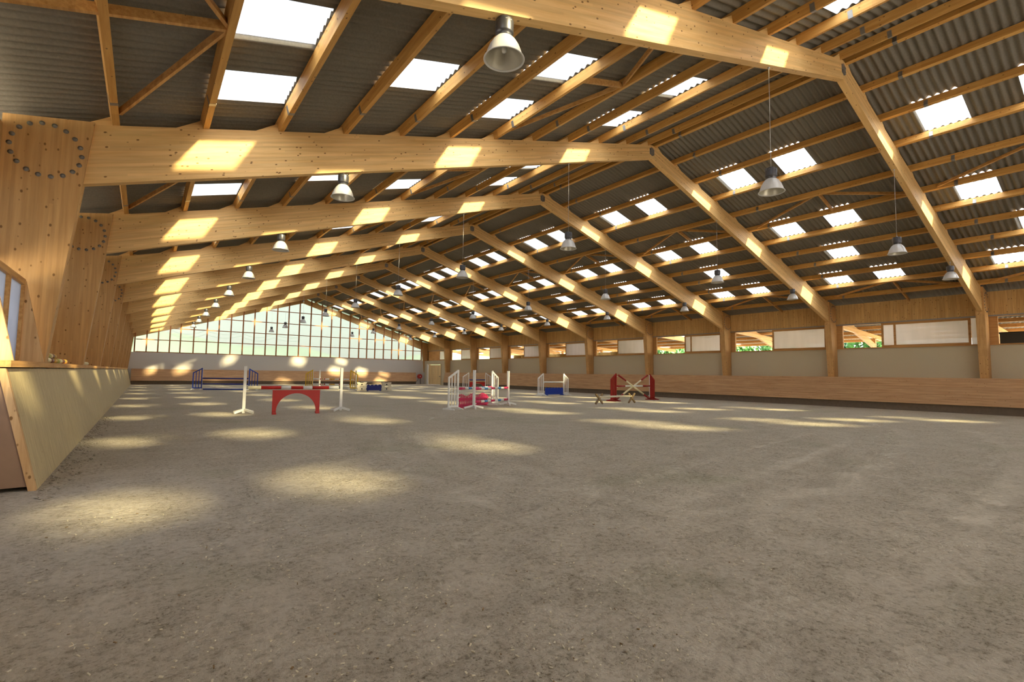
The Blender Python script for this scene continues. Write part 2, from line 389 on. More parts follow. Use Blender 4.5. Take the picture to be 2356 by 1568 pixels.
ROWN = ['lowest', 'second-lowest', 'second-highest', 'highest']
BAYN = {-1: 'before the first frame', 0: 'between first and second frames', 1: 'between second and third frames', 2: 'between third and fourth frames', 3: 'between fourth and fifth frames',
        4: 'between fifth and sixth frames', 5: 'between sixth and seventh frames', 6: 'between seventh and eighth frames', 7: 'between eighth and ninth frames', 8: 'between ninth and last frames'}
sky_cache = {}
def skylight(side, ri, bay, w, x0, x1, i0, i1, nn):
    n = i1-i0; key = (side, ri, n, i0 % NS)
    xm = (x0+x1)/2; ym = ys_r[i0]; org = Vector((xm, ym, zsheet(xm)))
    if key not in sky_cache:
        vs = [(x-xm, (i-i0)*dy, zsheet(x)-org.z+cz(i)+.004) for x in (x0-.01, xm, x1+.01) for i in range(i0, i1+1)]
        fs = [(k*(n+1)+i, (k+1)*(n+1)+i, (k+1)*(n+1)+i+1, k*(n+1)+i+1) for k in range(2) for i in range(n)]
        m = MB(); m.add(vs, fs, 0, True); o = m.build('skylight', M['sky']); sky_cache[key] = o.data
    else:
        o = bpy.data.objects.new('skylight', sky_cache[key]); C.objects.link(o)
    o.location = org
    sl = 'left' if side == 0 else 'right'
    if bay <= -2: tag(o, 'pale skylight sheet over the entrance bays behind the first frame, %s slope' % sl, 'skylight', 'skylights over the entrance, %s slope' % sl)
    else:
        wh = '' if nn == 1 else (', nearer one' if w == 0 else ', farther one')
        tag(o, '%s skylight row of %s slope%s %s' % (ROWN[ri], sl, wh, BAYN[bay]), 'skylight', 'translucent skylight sheets in the %s roof slope' % sl)
for s in skies: skylight(*s)

# ------------------------------------------------------------------ purlins with steel joints
pm = MB(); hw = .05
def purl(i, side):
    x = PX[i] if side == 0 else mir(PX[i]); z0 = ztop(x)
    m = MB(); sgn = 1 if side == 0 else -1
    n = Vector((-SL*sgn, 0, 1)).normalized(); t = Vector((1, 0, SL*sgn)).normalized()
    def sec(w, h0, h1, y0, y1, mb):
        c = Vector((x, 0, z0)); ps = [c+t*a*w+n*b for a, b in ((-.5, h0), (.5, h0), (.5, h1), (-.5, h1))]
        vs = [(p.x, y, p.z) for y in (y0, y1) for p in ps]
        mb.add(vs, [(0,1,2,3),(7,6,5,4),(0,4,5,1),(1,5,6,2),(2,6,7,3),(3,7,4,0)])
    sec(.10, .0, .2, YN-.3, YE+.3, m)
    o = m.build('purlin', M['purlin'])
    sl = 'left' if side == 0 else 'right'; r = 11-i
    tag(o, ('pine ridge purlin on the %s side, running the hall length' if r == 0 else '%s pine purlin down from the ridge purlin, %s roof slope' % (ORD[r-1], '%s')) % sl, 'purlin', 'pine purlins under the roof sheets')
    cm = MB(); sec(.108, -.004, .15, -.045, .045, cm); first = None
    for k in range(-1, 10):
        off = -1.05 if i % 2 else -.85
        if first is None: first = cm.build('joint_plate', M['steel'], o, (0, FY(k)+off, 0)); first['label'] = 'grey steel joint plate'
        else:
            c = use(first, 'joint_plate', o, (0, FY(k)+off, 0)); c['label'] = 'grey steel joint plate'
for side in (0, 1):
    for i in range(12): purl(i, side)

# ------------------------------------------------------------------ portal frames
def mirp(pts): return [(mir(x), z) for x, z in pts][::-1]
COL = [(-2.0, 0), (-1.42, 0), (-1.42, 1.54), (-1.26, 1.54), (-.97, 4.5), (-.875, 5.56), (-1.95, 5.36)]
COLIN = [(-2.0, 0), (-1.42, 0), (-1.42, 1.54), (-1.26, 1.54), (-.975, 4.49), (-2.0, 4.17)]
RAF = [(-1.93, 4.21), (XK, ZK), (XR-.05, ZRB), (XR-.004, ZRB+.02), (XR-.004, ZRT), (-1.93, ztop(-1.93))]
mc = {}
def frame_meshes():
    for side in (0, 1):
        f = (lambda p: p) if side == 0 else mirp
        m = MB(); m.prism(f(COL), -.07, 0); m.prism(f(COL), TH, TH+.07); m.prism(f(COLIN), 0, TH); mc['col', side] = m
        m = MB(); m.prism(f(RAF), 0, TH); mc['raf', side] = m
        # cleat: wedge on the downhill side of every purlin
        m = MB(); s = 1 if side == 0 else -1
        P = [(0, 0), (0, .15), (-.05*s, .15), (-.42*s, 0)]
        P = [(a, b+SL*a*s) for a, b in P]
        if side == 1: P = P[::-1]
        m.prism(P, 0.005, TH-.005); mc['cleat', side] = m
frame_meshes()
bm = MB(); bm.lathe([(0, 0), (.033, 0), (.036, .004), (.036, .008), (.020, .009), (.020, .022), (.012, .026), (0, .026)], 14)
bm.v = [(x, -z, y) for x, y, z in bm.v]
bolt_mesh = None; built = {}
for k in range(-2, 10):
    t = empty('roof_frame', (0, FY(k), 0))
    if k < 0: tag(t, 'glulam roof frame standing behind the photographer near the entrance', 'roof frame', 'glulam roof frames behind the camera')
    else: tag(t, '%s glulam roof frame counted from the camera%s' % (ORD[k] if k < 9 else 'tenth and last', '' if k < 9 else ', against the far gable'), 'roof frame', 'glulam portal frames of the hall')
    for side in (0, 1):
        for key, nm, mt in (('col', 'column', M['column']), ('raf', 'rafter', M['rafter'])):
            if (key, side) not in built: built[key, side] = mc[key, side].build(nm, mt, t); o = built[key, side]
            else: o = use(built[key, side], nm, t)
            if key == 'col': colo = o
            else: rafo = o
        for i in range(12):
            x = (PX[i] - .055) if side == 0 else mir(PX[i] - .055)
            if ('cleat', side) not in built:
                built['cleat', side] = mc['cleat', side].build('purlin_cleat', M['rafter'], rafo); c = built['cleat', side]
            else: c = use(built['cleat', side], 'purlin_cleat', rafo)
            c.location = (x, 0, ztop(x)-.002)
        if 0 <= k <= 4:
            cx = -1.43 if side == 0 else mir(-1.43)
            for b in range(18):
                a = 2*PI*b/18
                if bolt_mesh is None: o = bm.build('bolt', M['bolt'], colo); bolt_mesh = o
                else: o = use(bolt_mesh, 'bolt', colo)
                o.location = (cx+.425*math.cos(a), -.07, 4.92+.425*math.sin(a))
    # ridge plate
    if 'rp' not in built:
        m = MB(); m.prism([(XR-.13, 9.36), (XR, 9.30), (XR+.13, 9.36), (XR+.13, 9.56), (XR, 9.62), (XR-.13, 9.56)], -.008, 0)
        for a in (-.09, .09):
            for b in (9.41, 9.52): m.lathe([(0, .02), (.012, .02), (.012, 0)], 8, (XR+a, 0, 0)); n = 24; m.v[-n:] = [(x, -.008-z, y+b) for x, y, z in m.v[-n:]]
        built['rp'] = m.build('ridge_plate', M['steel'], t); rp = built['rp']
    else: rp = use(built['rp'], 'ridge_plate', t)
    rp['label'] = 'grey steel plate joining the rafters at the ridge'

# ------------------------------------------------------------------ K-shaped wind braces between the purlins
for side in (0, 1):
    for (up, lo, nm) in ((7, 6, 'upper'), (1, 0, 'eaves')):
        for bay in range(-1, 9):
            fx = (lambda x: x) if side == 0 else mir
            xu, xl = fx(PX[up]), fx(PX[lo]); s = 1 if side == 0 else -1
            ym = FY(bay)+2.72
            U = Vector((xu-.05*s, 0, ztop(xu)+.07)); Lw = Vector((xl+.05*s, 0, ztop(xl)+.09))
            t = empty('roof_brace', (U.x, ym, U.z))
            sl = 'left' if side == 0 else 'right'
            tag(t, 'thin K-shaped timber brace, %s %s, %s' % (sl, 'slope mid-height' if nm == 'upper' else 'eaves', BAYN[bay]), 'brace', 'timber roof braces')
            for sy, yf in ((-1, FY(bay)+.45), (1, FY(bay+1)-.38)):
                m = MB(); m.bar((0, sy*.04, 0), (Lw.x-U.x, yf-ym, Lw.z-U.z), .05, .09, up=(-SL*s, 0, 1)); m.build('diagonal', M['brace'], t)
            m = MB()
            if nm == 'upper': m.bar((0, 0, 0), (Lw.x-U.x, 0, Lw.z-U.z), .06, .12, up=(-SL*s, 0, 1))
            else:
                e = Vector((fx(-1.86), 0, ztop(-1.86)+.06)); m.bar((0, 0, 0), (e.x-U.x, 0, e.z-U.z), .06, .12, up=(-SL*s, 0, 1))
            m.build('strut', M['brace'], t)

# ------------------------------------------------------------------ right wall: kickboard, panels, windows, cladding, door
XW = 30.0
SILL, LINT = 3.04, 4.34
m = MB(); m.prism([(28.97, .35), (29.2, 1.55), (29.25, 1.55), (29.02, .35)], YN, 52.4); o = m.build('wall_right_kickboard', M['kick'])
tag(o, 'long sloping pine kickboard along the right wall', 'kickboard', kind='structure')
m = MB(); m.box(29.2, XW, YN, 52.4, 1.52, 1.555); m.build('ledge', M['brace'], o)
m = MB(); m.box(29.04, 29.3, YN, 52.4, 0, .40); o = m.build('baseboard_right', M['concrete']); tag(o, 'dark plinth strip under the right kickboard', 'plinth', kind='structure')
m = MB()
for k in range(-2, 9): 
    y0, y1 = max(FY(k)+.23, YN), FY(k+1)-.07
    if k < 8: m.box(XW, XW+.12, y0, y1, .0, SILL)
    else: m.box(29.55, XW, y0, 53.95, 0, SILL); m.box(29.55, XW, 57.75, y1, 0, SILL); m.box(29.55, XW, 53.95, 57.75, 2.62, SILL)
o = m.build('wall_right', M['plaster']); tag(o, 'rough beige wall panels between the right-hand columns', 'wall', kind='structure')
m = MB()
for k in range(-2, 9): m.box(XW-.03, XW+.05, max(FY(k)+.23, YN), FY(k+1)-.07, LINT, 5.42)
cl = m.build('wall_right_cladding', M['upper']); tag(cl, 'upright pine boarding above the right-hand windows', 'wall cladding', kind='structure')
m = MB()
for k in range(-2, 10): m.box(XW-.02, XW+.14, max(FY(k)-.07, YN), FY(k)+.23, 0, 5.4)
o = m.build('wall_right_posts', M['column']); tag(o, 'timber posts set into the right wall behind the columns', 'wall', kind='structure')
wn = 0
for k in range(-2, 9):
    wn += 1; a, b = FY(k)+.23, FY(k+1)-.07
    t = empty('window_%d' % wn, (XW, a, SILL)); W = b-a; H = LINT-SILL
    tag(t, 'window band with a sliding milky sash, right wall, %s' % (BAYN[k] if k >= -1 else 'at the entrance'), 'window', kind='structure')
    m = MB(); m.box(-.05, .14, 0, W, 0, .05); m.box(-.05, .14, 0, W, H-.05, H); m.box(.0, .12, 0, .10, .05, H-.05); m.box(0, .12, W-.28, W, .05, H-.05)
    m.build('frame', M['frame'], t)
    m = MB(); m.box(-.075, -.05, 0, W, H-.03, H+.03); o = m.build('slide_rail', M['steel'], t); o['label'] = 'grey steel sliding rail'
    if k == -1: s0, s1, mid = .2, 2.2, None
    elif k == 0: s0, s1, mid = .3, 3.68, 3.08
    elif k == 2: s0, s1, mid = .35, 3.05, 2.5
    elif k == 8: s0, s1, mid = .2, 2.4, None
    else: s0, s1, mid = .2, 3.1, None
    m = MB(); w = .09; h0, h1 = .05, H-.05
    for q0, q1 in ((s0, s0+w), (s1-w, s1)): m.box(-.045, -.0, q0, q1, h0, h1)
    m.box(-.045, 0, s0+w, s1-w, h0, h0+w); m.box(-.045, 0, s0+w, s1-w, h1-w, h1)
    if mid: m.box(-.045, 0, mid, mid+w, h0+w, h1-w)
    sf = m.build('sliding_sash', M['frame'], t)
    m = MB(); m.box(-.03, -.015, s0+w, s1-w, h0+w, h1-w); m.build('pane', M['wpane'], sf)
    if k == 0:
        m = MB(); m.box(.04, .055, 0.02, .30, .05, H-.05); m.build('pane', M['wpane'], t)
    if k == 8:
        m = MB(); m.box(0, .05, s1, W-.1, .05, H-.05); m.build('board_panel', M['annex'], t)
# door near the far corner
t = empty('door_1', (29.55, 53.95, 0)); tag(t, 'pale boarded wooden door in the right wall near the far corner', 'door', kind='structure')
m = MB(); m.box(-.06, .3, -.0, .14, 0, 2.62); m.box(-.06, .3, .14, 3.66, 2.52, 2.62); m.build('frame', M['door'], t)
m = MB(); m.box(-.07, .3, 3.42, 3.80, 0, 2.62); o = m.build('frame_side', M['white'], t); o['label'] = 'white reveal of the door'
m = MB(); m.box(.0, .06, .15, 3.36, .04, 2.5); lf = m.build('door_leaf', M['door'], t)
m = MB(); m.box(-.09, .0, .28, .31, .98, 1.12); m.bar((-.08, .30, 1.05), (-.08, .44, 1.05), .02, .02); m.build('handle', M['steel'], lf)

# ------------------------------------------------------------------ left wall
t = empty('wall_left_kickboard', (0, 0, 0)); tag(t, 'long sloping kickboard of upright boards along the left wall', 'kickboard', kind='structure')
YL0 = 8.115
m = MB(); m.prism([(-.99, 0), (-.95, 0), (-1.29, 1.44), (-1.33, 1.44)], YL0+.06, 58.4); m.build('boards', M['kickl'], t)
m = MB(); m.box(-1.98, -1.25, YL0-.03, 58.4, 1.455, 1.535); o = m.build('cap_rail', M['brace'], t)
m = MB(); m.prism([(-3.4, .05), (-1.03, .05), (-1.36, 1.45), (-3.4, 1.45)], YL0, YL0+.03); o = m.build('end_panel', M['panel'], t); o['label'] = 'brown plywood end panel'
m = MB(); m.prism([(-1.02, -.01), (-.95, -.01), (-1.29, 1.44), (-1.36, 1.44)], YL0-.03, YL0+.06); m.build('edge_batten', M['cheek'], t)
m = MB()
for k in range(1, 9): m.box(-2.07, -1.95, FY(k)+.23, FY(k+1)-.07, 0, SILL)
m.box(-2.07, -1.95, YN, FY(0)-.07, 0, SILL); m.box(-2.07, -1.95, FY(0)+.23, FY(1)-.07, 0, 1.45)
o = m.build('wall_left', M['plasterw']); tag(o, 'pale wall panels between the left-hand columns', 'wall', kind='structure')
m = MB()
for k in range(-2, 9): m.box(-2.02, -1.94, max(FY(k)+.23, YN), FY(k+1)-.07, LINT, 5.2)
o = m.build('wall_left_cladding', M['upper']); tag(o, 'upright pine boarding high on the left wall', 'wall cladding', kind='structure')
m = MB()
for k in range(-2, 10): m.box(-2.12, -2.0, max(FY(k)-.07, YN), FY(k)+.23, 0, 5.15)
o = m.build('wall_left_posts', M['column']); tag(o, 'timber posts behind the left-hand columns', 'wall', kind='structure')
for k in range(-2, 9):
    wn += 1; a, b = FY(k)+.23, FY(k+1)-.07; t = empty('window_%d' % wn, (-2.0, a, SILL)); W, H = b-a, LINT-SILL
    tag(t, 'milky window band in the left wall %s' % (BAYN[k] if k >= -1 else 'at the entrance'), 'window', kind='structure')
    m = MB(); m.box(-.06, .04, 0, W, 0, .06); m.box(-.06, .04, 0, W, H-.06, H); m.box(-.06, .04, 0, .08, .06, H-.06); m.box(-.06, .04, W-.08, W, .06, H-.06); m.box(-.06, .04, W/2-.04, W/2+.04, .06, H-.06)
    m.build('frame', M['frame'], t); m = MB(); m.box(-.02, -.008, .08, W-.08, .06, H-.06); m.build('pane', M['vpane'], t)
# glazed viewing box on top of the left kick wall
wn += 1; t = empty('window_%d' % wn, (-1.56, 8.2, 1.535)); tag(t, 'framed milky viewing screen on the left kick wall before the second frame', 'window', kind='structure')
m = MB(); y1 = 2.2
m.box(-.04, .04, -.05, y1, 1.17, 1.26); m.box(-.04, .04, y1-.07, y1, 0, 1.17); m.box(-.04, .04, 1.12, 1.22, 0, 1.17); m.box(-.04, .04, -.05, .03, 0, 1.17); m.build('frame', M['brace'], t)
m = MB(); m.box(-.015, .0, .03, y1-.07, 0, 1.17); m.build('pane', M['vpane'], t)
for yy in (y1, .02):
    m = MB(); m.prism([(.04, 0), (.31, 0), (.045, 1.24), (.04, 1.24)], yy-.03, yy+.02); o = m.build('cheek_board', M['cheek'], t); o['label'] = 'triangular pine cheek board'

# ------------------------------------------------------------------ far gable wall
m = MB(); m.box(-2.0, 30.1, YE, YE+.15, 0, 3.08); o = m.build('wall_end', M['plasterw']); tag(o, 'rough pale wall under the far gable glazing', 'wall', kind='structure')
m = MB(); vs = [(-1.0, YE-.32, .35), (28.32, YE-.32, .35), (28.32, YE-.10, 1.47), (-1.0, YE-.10, 1.47)]
m.add(vs+[(x, y+.04, z) for x, y, z in vs], [(0,1,2,3),(7,6,5,4),(0,4,5,1),(1,5,6,2),(2,6,7,3),(3,7,4,0)]); m.box(-1, 28.32, YE-.12, YE, 1.45, 1.48)
o = m.build('wall_end_kickboard', M['kickx']); tag(o, 'pine kickboard along the foot of the far wall', 'kickboard', kind='structure')
m = MB(); m.box(-1.0, 28.3, YE-.24, YE-.02, 0, .40); o = m.build('baseboard_end', M['concrete']); tag(o, 'dark plinth strip under the far kickboard', 'plinth', kind='structure')
GX = [-.87, .03, .93, 1.85, 2.72, 3.82, 4.95, 5.98, 7.07, 8.19, 9.26, 10.4, 11.5, 12.68, 13.82, 15.05, 16.26, 17.38, 18.44, 19.58, 20.72, 21.72, 22.75, 23.87, 24.95, 25.9, 26.85, 27.9, 29.1]
GZ = [3.08, 4.27, 5.46, 6.70, 8.02]
def gable(name, y, pane, label, zb=3.08):
    t = empty(name, (0, y, 0)); tag(t, label, 'window', kind='structure')
    m = MB()
    for x in GX:
        zt = min(zsheet(x), 20)-.02
        if zt > zb+.2: m.box(x-.055, x+.055, -.02, .13, zb, zt)
    m.build('mullion', M['mull'], t)
    m = MB()
    for z in GZ:
        if z < zb-.01: continue
        dx = (ZRB-z)/.311 if z > 4.4 else 14.9
        m.box(max(-1.2, XR-dx), min(29.4, XR+dx), 0, .11, z, z+.075)
    m.build('cross_rail', M['mull'], t)
    m = MB(); m.prism([(-2.0, zb), (30.2, zb), (30.2, zsheet(30.2)), (XR, zsheet(XR)), (-2.0, zsheet(-2))], .135, .15); m.build('pane', pane, t)
wn += 1; gable('window_%d' % wn, YE, M['gpane'], 'tall glazed far gable divided by brown timber mullions')

# entrance gable behind the camera: doorway, wall and milky glazing
m = MB(); m.box(-2, 6, YN-.15, YN, 0, 3.1); m.box(11, 30.1, YN-.15, YN, 0, 3.1); o = m.build('wall_entrance', M['plaster']); tag(o, 'wall beside the entrance behind the camera', 'wall', kind='structure')
wn += 1; gable('window_%d' % wn, YN-.15, M['npane'], 'milky glazed gable above the entrance behind the camera')

# ------------------------------------------------------------------ bell lamps
def make_lamp():
    t = empty('bell_lamp')
    m = MB(); prof = [(.098, .31), (.125, .295), (.170, .245), (.215, .17), (.250, .08), (.272, .0)]
    m.lathe(prof, 40); m.lathe([(.272, .0), (.292, -.008), (.296, -.016), (.284, -.022), (.268, -.010)], 40)
    rf = m.build('reflector', M['alu'], t)
    m = MB(); m.lathe([(.266, -.004), (.244, .08), (.209, .17), (.165, .243), (.10, .30), (.03, .305)], 36); o = m.build('reflector_lining', M['alui'], rf)
    m = MB(); m.lathe([(0, .08), (.03, .09), (.045, .14), (.035, .20), (.02, .24), (.02, .30)], 14); m.build('bulb', M['bulb'], rf)
    m = MB(); m.lathe([(.0, .30), (.105, .30), (.112, .325), (.112, .355), (.128, .36), (.132, .375), (.132, .545), (.124, .565), (.05, .572), (0, .572)], 32)
    for a in range(0, 12):
        if a % 4 == 3: continue
        q = a*PI/6; m.bar((.131*math.cos(q), .131*math.sin(q), .515), (.131*math.cos(q+.25), .131*math.sin(q+.25), .52), .006, .008, mi=1)
    m.build('housing', [M['hous'], M['steel']], t)
    m = MB(); m.tube([(0, 0, .57), (0, 0, .605)], .014, 8); m.tube([(0, 0, .60), (.02, 0, .615), (.0, 0, .635), (-.012, 0, .62)], .006, 6); m.build('hook', M['wire'], t)
    return t
LR = [[3.34, 3.30, 3.27, 3.27, 3.28, 3.29, 3.30, 3.33, 3.35], [10.19, 10.12, 10.0, 9.90, 9.84, 9.84, 9.83, 9.81, 9.83],
      [18.19, 18.43, 18.38, 18.21, 18.10, 18.03, 17.94, 17.90, 17.84], [24.46, 25.15, 25.17, 25.16, 24.96, 24.84, 24.72, 24.68, 24.68]]
l0 = make_lamp(); first = True; wires = {}
RN = ['row nearest the left wall', 'second row from the left', 'second row from the right', 'row nearest the right wall']
for r in range(4):
    for k in range(9):
        x = LR[r][k]; zl = 5.30 if k else (5.325 if r in (0, 3) else 5.30); 
        o = l0 if first else copy_tree(l0); first = False
        o.location = (x, FY(k)+TH/2, zl); LSC = .86; o.scale = (LSC,)*3
        tag(o, 'grey bell lamp, %s, hung under the %s frame' % (RN[r], ORD[k]), 'lamp', 'bell lamps hanging from the roof frames')
        zb = (ZRB-.311*abs(x-XR)-zl)/LSC
        m = MB(); m.tube([(0, 0, .60), (0, 0, zb+.01)], .006 if zb > .9 else .007, 6); m.lathe([(0, zb-.03), (.03, zb-.02), (.03, zb)], 10); m.build('suspension_wire', M['wire'], o)

# ------------------------------------------------------------------ show-jumping equipment
def wing(x, y, ang, mat, strip, label, group, h=1.6, ho=1.24, w=.5, feet=None, boards=False, cups=(.83,)):
    """Stand with an inner post, sloping top rail and bars; local +X runs outwards, away from the poles."""
    t = empty('jump_wing', (x, y, 0), ang); tag(t, label, 'jump stand', group)
    z0 = .09
    m = MB(); m.box(-.035, .035, -.035, .035, z0-.05, h); m.build('inner_post', mat, t)
    m = MB(); m.box(w-.03, w+.03, -.03, .03, z0-.05, ho); m.build('outer_post', mat, t)
    nb = 3 if boards else 2
    for i in range(nb):
        xx = w*(i+1)/(nb+1); zt = h-.06+(ho-h)*(xx/w); hw2 = .035 if boards else .022
        m = MB(); m.box(xx-hw2, xx+hw2, -.012, .012, z0+.04, zt); m.build('slat', mat, t)
    m = MB(); m.bar((-.02, 0, h-.03), (w+.02, 0, ho-.02), .05, .07); m.build('top_rail', mat, t)
    m = MB(); m.box(.035, w-.03, -.025, .025, z0+.0, z0+.08); m.build('bottom_rail', mat, t)
    m = MB(); m.box(-.050, -.036, -.02, .02, z0+.05, h-.05); o = m.build('hole_strip', strip, t)
    for xx in (0.0, w):
        m = MB(); m.prism([(-.34, 0), (.34, 0), (.34, .035), (.06, .095), (-.06, .095), (-.34, .035)], xx-.035, xx+.035, axis='X'); m.build('foot', feet or mat, t)
    for c in cups:
        m = MB(); m.box(-.115, -.045, -.045, .045, c-.075, c-.055); m.box(-.115, -.105, -.045, .045, c-.075, c-.04); m.build('cup', M['white'], t)
    return t
def post_stand(x, y, ang, label, group, cups=(.88,)):
    t = empty('jump_post', (x, y, 0), ang); tag(t, label, 'jump stand', group)
    m = MB(); m.box(-.045, .045, -.045, .045, .02, 1.6); m.build('post', M['white'], t)
    for a in (0, PI/2, PI, 3*PI/2):
        d = Vector((math.cos(a+.75), math.sin(a+.75), 0))
        m = MB(); m.bar(d*.03+Vector((0, 0, .135)), d*.40+Vector((0, 0, .045)), .055, .07); m.build('foot', M['white'], t)
    for c in cups:
        m = MB(); m.box(-.13, -.045, -.045, .045, c-.085, c-.06); m.box(-.13, -.12, -.045, .045, c-.085, c-.045); m.build('cup', M['white'], t)
    return t
def pole(a, b, bands, label, group=None, r=.05, name='jump_pole'):
    """Round pole with painted bands; bands = [(end fraction, colour), ...]."""
    a, b = Vector(a), Vector(b); m = MB(); cols = []; p = 0
    for f, c in bands:
        if c not in cols: cols.append(c)
        m.tube([(b-a)*p, (b-a)*f], r, 16, cols.index(c)); p = f
    o = m.build(name, [M[c] for c in cols]); o.location = a; tag(o, label, 'pole', group); return o
def wpair(p, q): return math.atan2(p[1]-q[1], p[0]-q[0])
def bands(seq): 
    n = sum(w for w, c in seq); s = 0; out = []
    for w, c in seq: s += w; out.append((s/n, c))
    return out

# near jump: white posts, red-and-white pole, red arch
A1, A2 = (2.749, 18.72), (5.90, 18.43); g = 'white posts on splayed feet'
post_stand(*A1, wpair(A1, A2), 'white wooden post left of the red arch', g); post_stand(*A2, wpair(A2, A1), 'white wooden post right of the red arch', g)
dA = (Vector(A2)-Vector(A1)).normalized()
pole((A1[0]+dA.x*.10, A1[1]+dA.y*.10, .875), (A2[0]-dA.x*.07, A2[1]-dA.y*.07, .865), bands([(13.5,'cream'),(21.5,'red'),(11,'white'),(13.5,'red'),(10.5,'white'),(19.5,'red'),(12,'white'),(.8,'dark')]), 'red and white banded pole above the big red arch', r=.06)
def arch(x, y, ang, w, h, leg, label, mat, foot=True):
    t = empty('arch_filler', (x, y, 0), ang); tag(t, label, 'jump filler')
    R = w/2-leg; zc = .10; n = 24
    pts = [(-w/2, 0), (-w/2+leg*.9, 0)]
    inner = [(-R*math.cos(PI*i/n), zc+(h-.09-zc)*math.sin(PI*i/n)) for i in range(n+1)]
    pts = [(-w/2, 0), (-R, 0)] + inner + [(R, 0), (w/2, 0), (w/2, h), (-w/2, h)]
    m = MB()
    # strips so the concave outline is built from convex pieces
    for i in range(n):
        (xa, za), (xb, zb) = inner[i], inner[i+1]; m.prism([(xa, za), (xb, zb), (xb, h), (xa, h)], -.02, .02)
    m.prism([(-w/2, 0), (-R, 0), (-R, h), (-w/2, h)], -.02, .02); m.prism([(R, 0), (w/2, 0), (w/2, h), (R, h)], -.02, .02)
    m.build('panel', mat, t)
    m = MB(); m.box(-w/2-.005, w/2+.005, -.03, .03, h-.004, h+.022); m.build('top_edge', mat, t)
    for s in (-1, 1):
        m = MB(); m.box(s*(w/2-leg*.55)-leg*.5, s*(w/2-leg*.55)+leg*.5, -.10, .10, 0, .07); m.build('foot', mat, t)
    return t
arch(4.22, 17.88, math.atan2(17.80-17.93, 4.947-3.498), 1.50, .79, .12, 'big red board with round arch cut out, under banded pole', M['red'])

# blue jump
B1, B2 = (3.42, 42.6), (6.375, 41.5); g = 'blue jump stands'
wing(*B1, wpair(B1, B2), M['blue'], M['white'], 'left stand of the blue jump', g, w=.56, feet=M['white'], cups=(.84, .42)); wing(*B2, wpair(B2, B1), M['blue'], M['white'], 'right stand of the blue jump, behind the white post', g, w=.56, feet=M['white'], cups=(.84, .42))
dB = (Vector(B2)-Vector(B1)).normalized()
for z, lb in ((.84, 'upper'), (.42, 'middle')):
    pole((B1[0]+dB.x*.06, B1[1]+dB.y*.06, z), (B2[0]-dB.x*.06, B2[1]-dB.y*.06, z), [(1, 'dblue')], '%s dark blue pole of the blue jump' % lb, 'poles of the blue jump')
pole((3.5, 42.2, .055), (6.3, 41.0, .055), [(1, 'blue')], 'blue pole lying on the sand under the blue jump', 'poles of the blue jump')

# yellow oxer
C1, C2, C3, C4 = (11.4, 43.2), (13.80, 40.73), (12.72, 45.84), (15.12, 43.28); g = 'yellow jump stands'
wing(*C1, wpair(C1, C2), M['yellow'], M['white'], 'left yellow jump stand', g, w=.6, feet=M['white'], cups=(.84, .40)); wing(*C2, wpair(C2, C1), M['yellow'], M['yellow'], 'right yellow jump stand', g, w=.6, feet=M['white'], cups=(.84, .40))
g = 'thin white posts behind the yellow jump'
post_stand(*C3, wpair(C3, C4), 'white post behind the left yellow stand', g, cups=(.8,)); post_stand(*C4, wpair(C4, C3), 'white post behind the right yellow stand', g, cups=(.8,))
bnd = bands([(3,'white'),(14,'white'),(3,'red'),(1.5,'white'),(3,'ochre'),(1.5,'white'),(3,'red'),(10,'white'),(13,'ochre'),(10,'white'),(3,'red'),(4,'white'),(3,'red'),(14,'white'),(1,'red')])
dC = (Vector(C2)-Vector(C1)).normalized()
for z, lb in ((.83, 'upper'), (.39, 'lower')):
    pole((C1[0]+dC.x*.06, C1[1]+dC.y*.06, z), (C2[0]-dC.x*.06, C2[1]-dC.y*.06, z), bnd, '%s white, red and ochre pole between the yellow stands' % lb, 'poles of the yellow jump')
pole((C3[0]+.07, C3[1]-.08, .76), (C4[0]-.07, C4[1]+.08, .76), bnd, 'white pole behind the yellow jump', 'poles of the yellow jump')

# block pillars with blue wavy gate
def block_pillar(x, y, ang, label):
    t = empty('block_pillar', (x, y, 0), ang); tag(t, label, 'jump block', 'cream moulded block pillars')
    for lv in range(2):
        z = lv*.345; a = .36
        pts = [(-a, 0), (-a*.45, .0), (-a*.30, .05), (a*.30, .05), (a*.45, 0), (a, 0), (a, .11), (a*.80, .14), (a*.80, .20), (a, .23), (a, .34), (a*.45, .34), (a*.30, .29), (-a*.30, .29), (-a*.45, .34), (-a, .34), (-a, .23), (-a*.80, .20), (-a*.80, .14), (-a, .11)]
        m = MB(); n = len(pts); c = (0, .17)
        vs = [(p[0], -.20, p[1]+z) for p in pts]+[(c[0], -.20, c[1]+z)]+[(p[0], .20, p[1]+z) for p in pts]+[(c[0], .20, c[1]+z)]
        fs = [(i, (i+1) % n, n) for i in range(n)]+[((i+1) % n+n+1, i+n+1, 2*n+1) for i in range(n)]+[(i, i+n+1, (i+1) % n+n+1, (i+1) % n) for i in range(n)]
        m.add(vs, fs); b = m.build('block', M['stone'], t)
        m = MB(); m.tube([(0, -.215, .17+z), (0, -.20, .17+z)], .055, 14); o = m.build('socket_hole', M['dark'], b)
    return t
D1, D2 = (13.47, 37.2), (15.28, 36.75); ad = math.atan2(D2[1]-D1[1], D2[0]-D1[0])
block_pillar(*D1, ad, 'left cream block pillar beside the blue wavy board'); block_pillar(*D2, ad, 'right cream block pillar beside the blue wavy board')
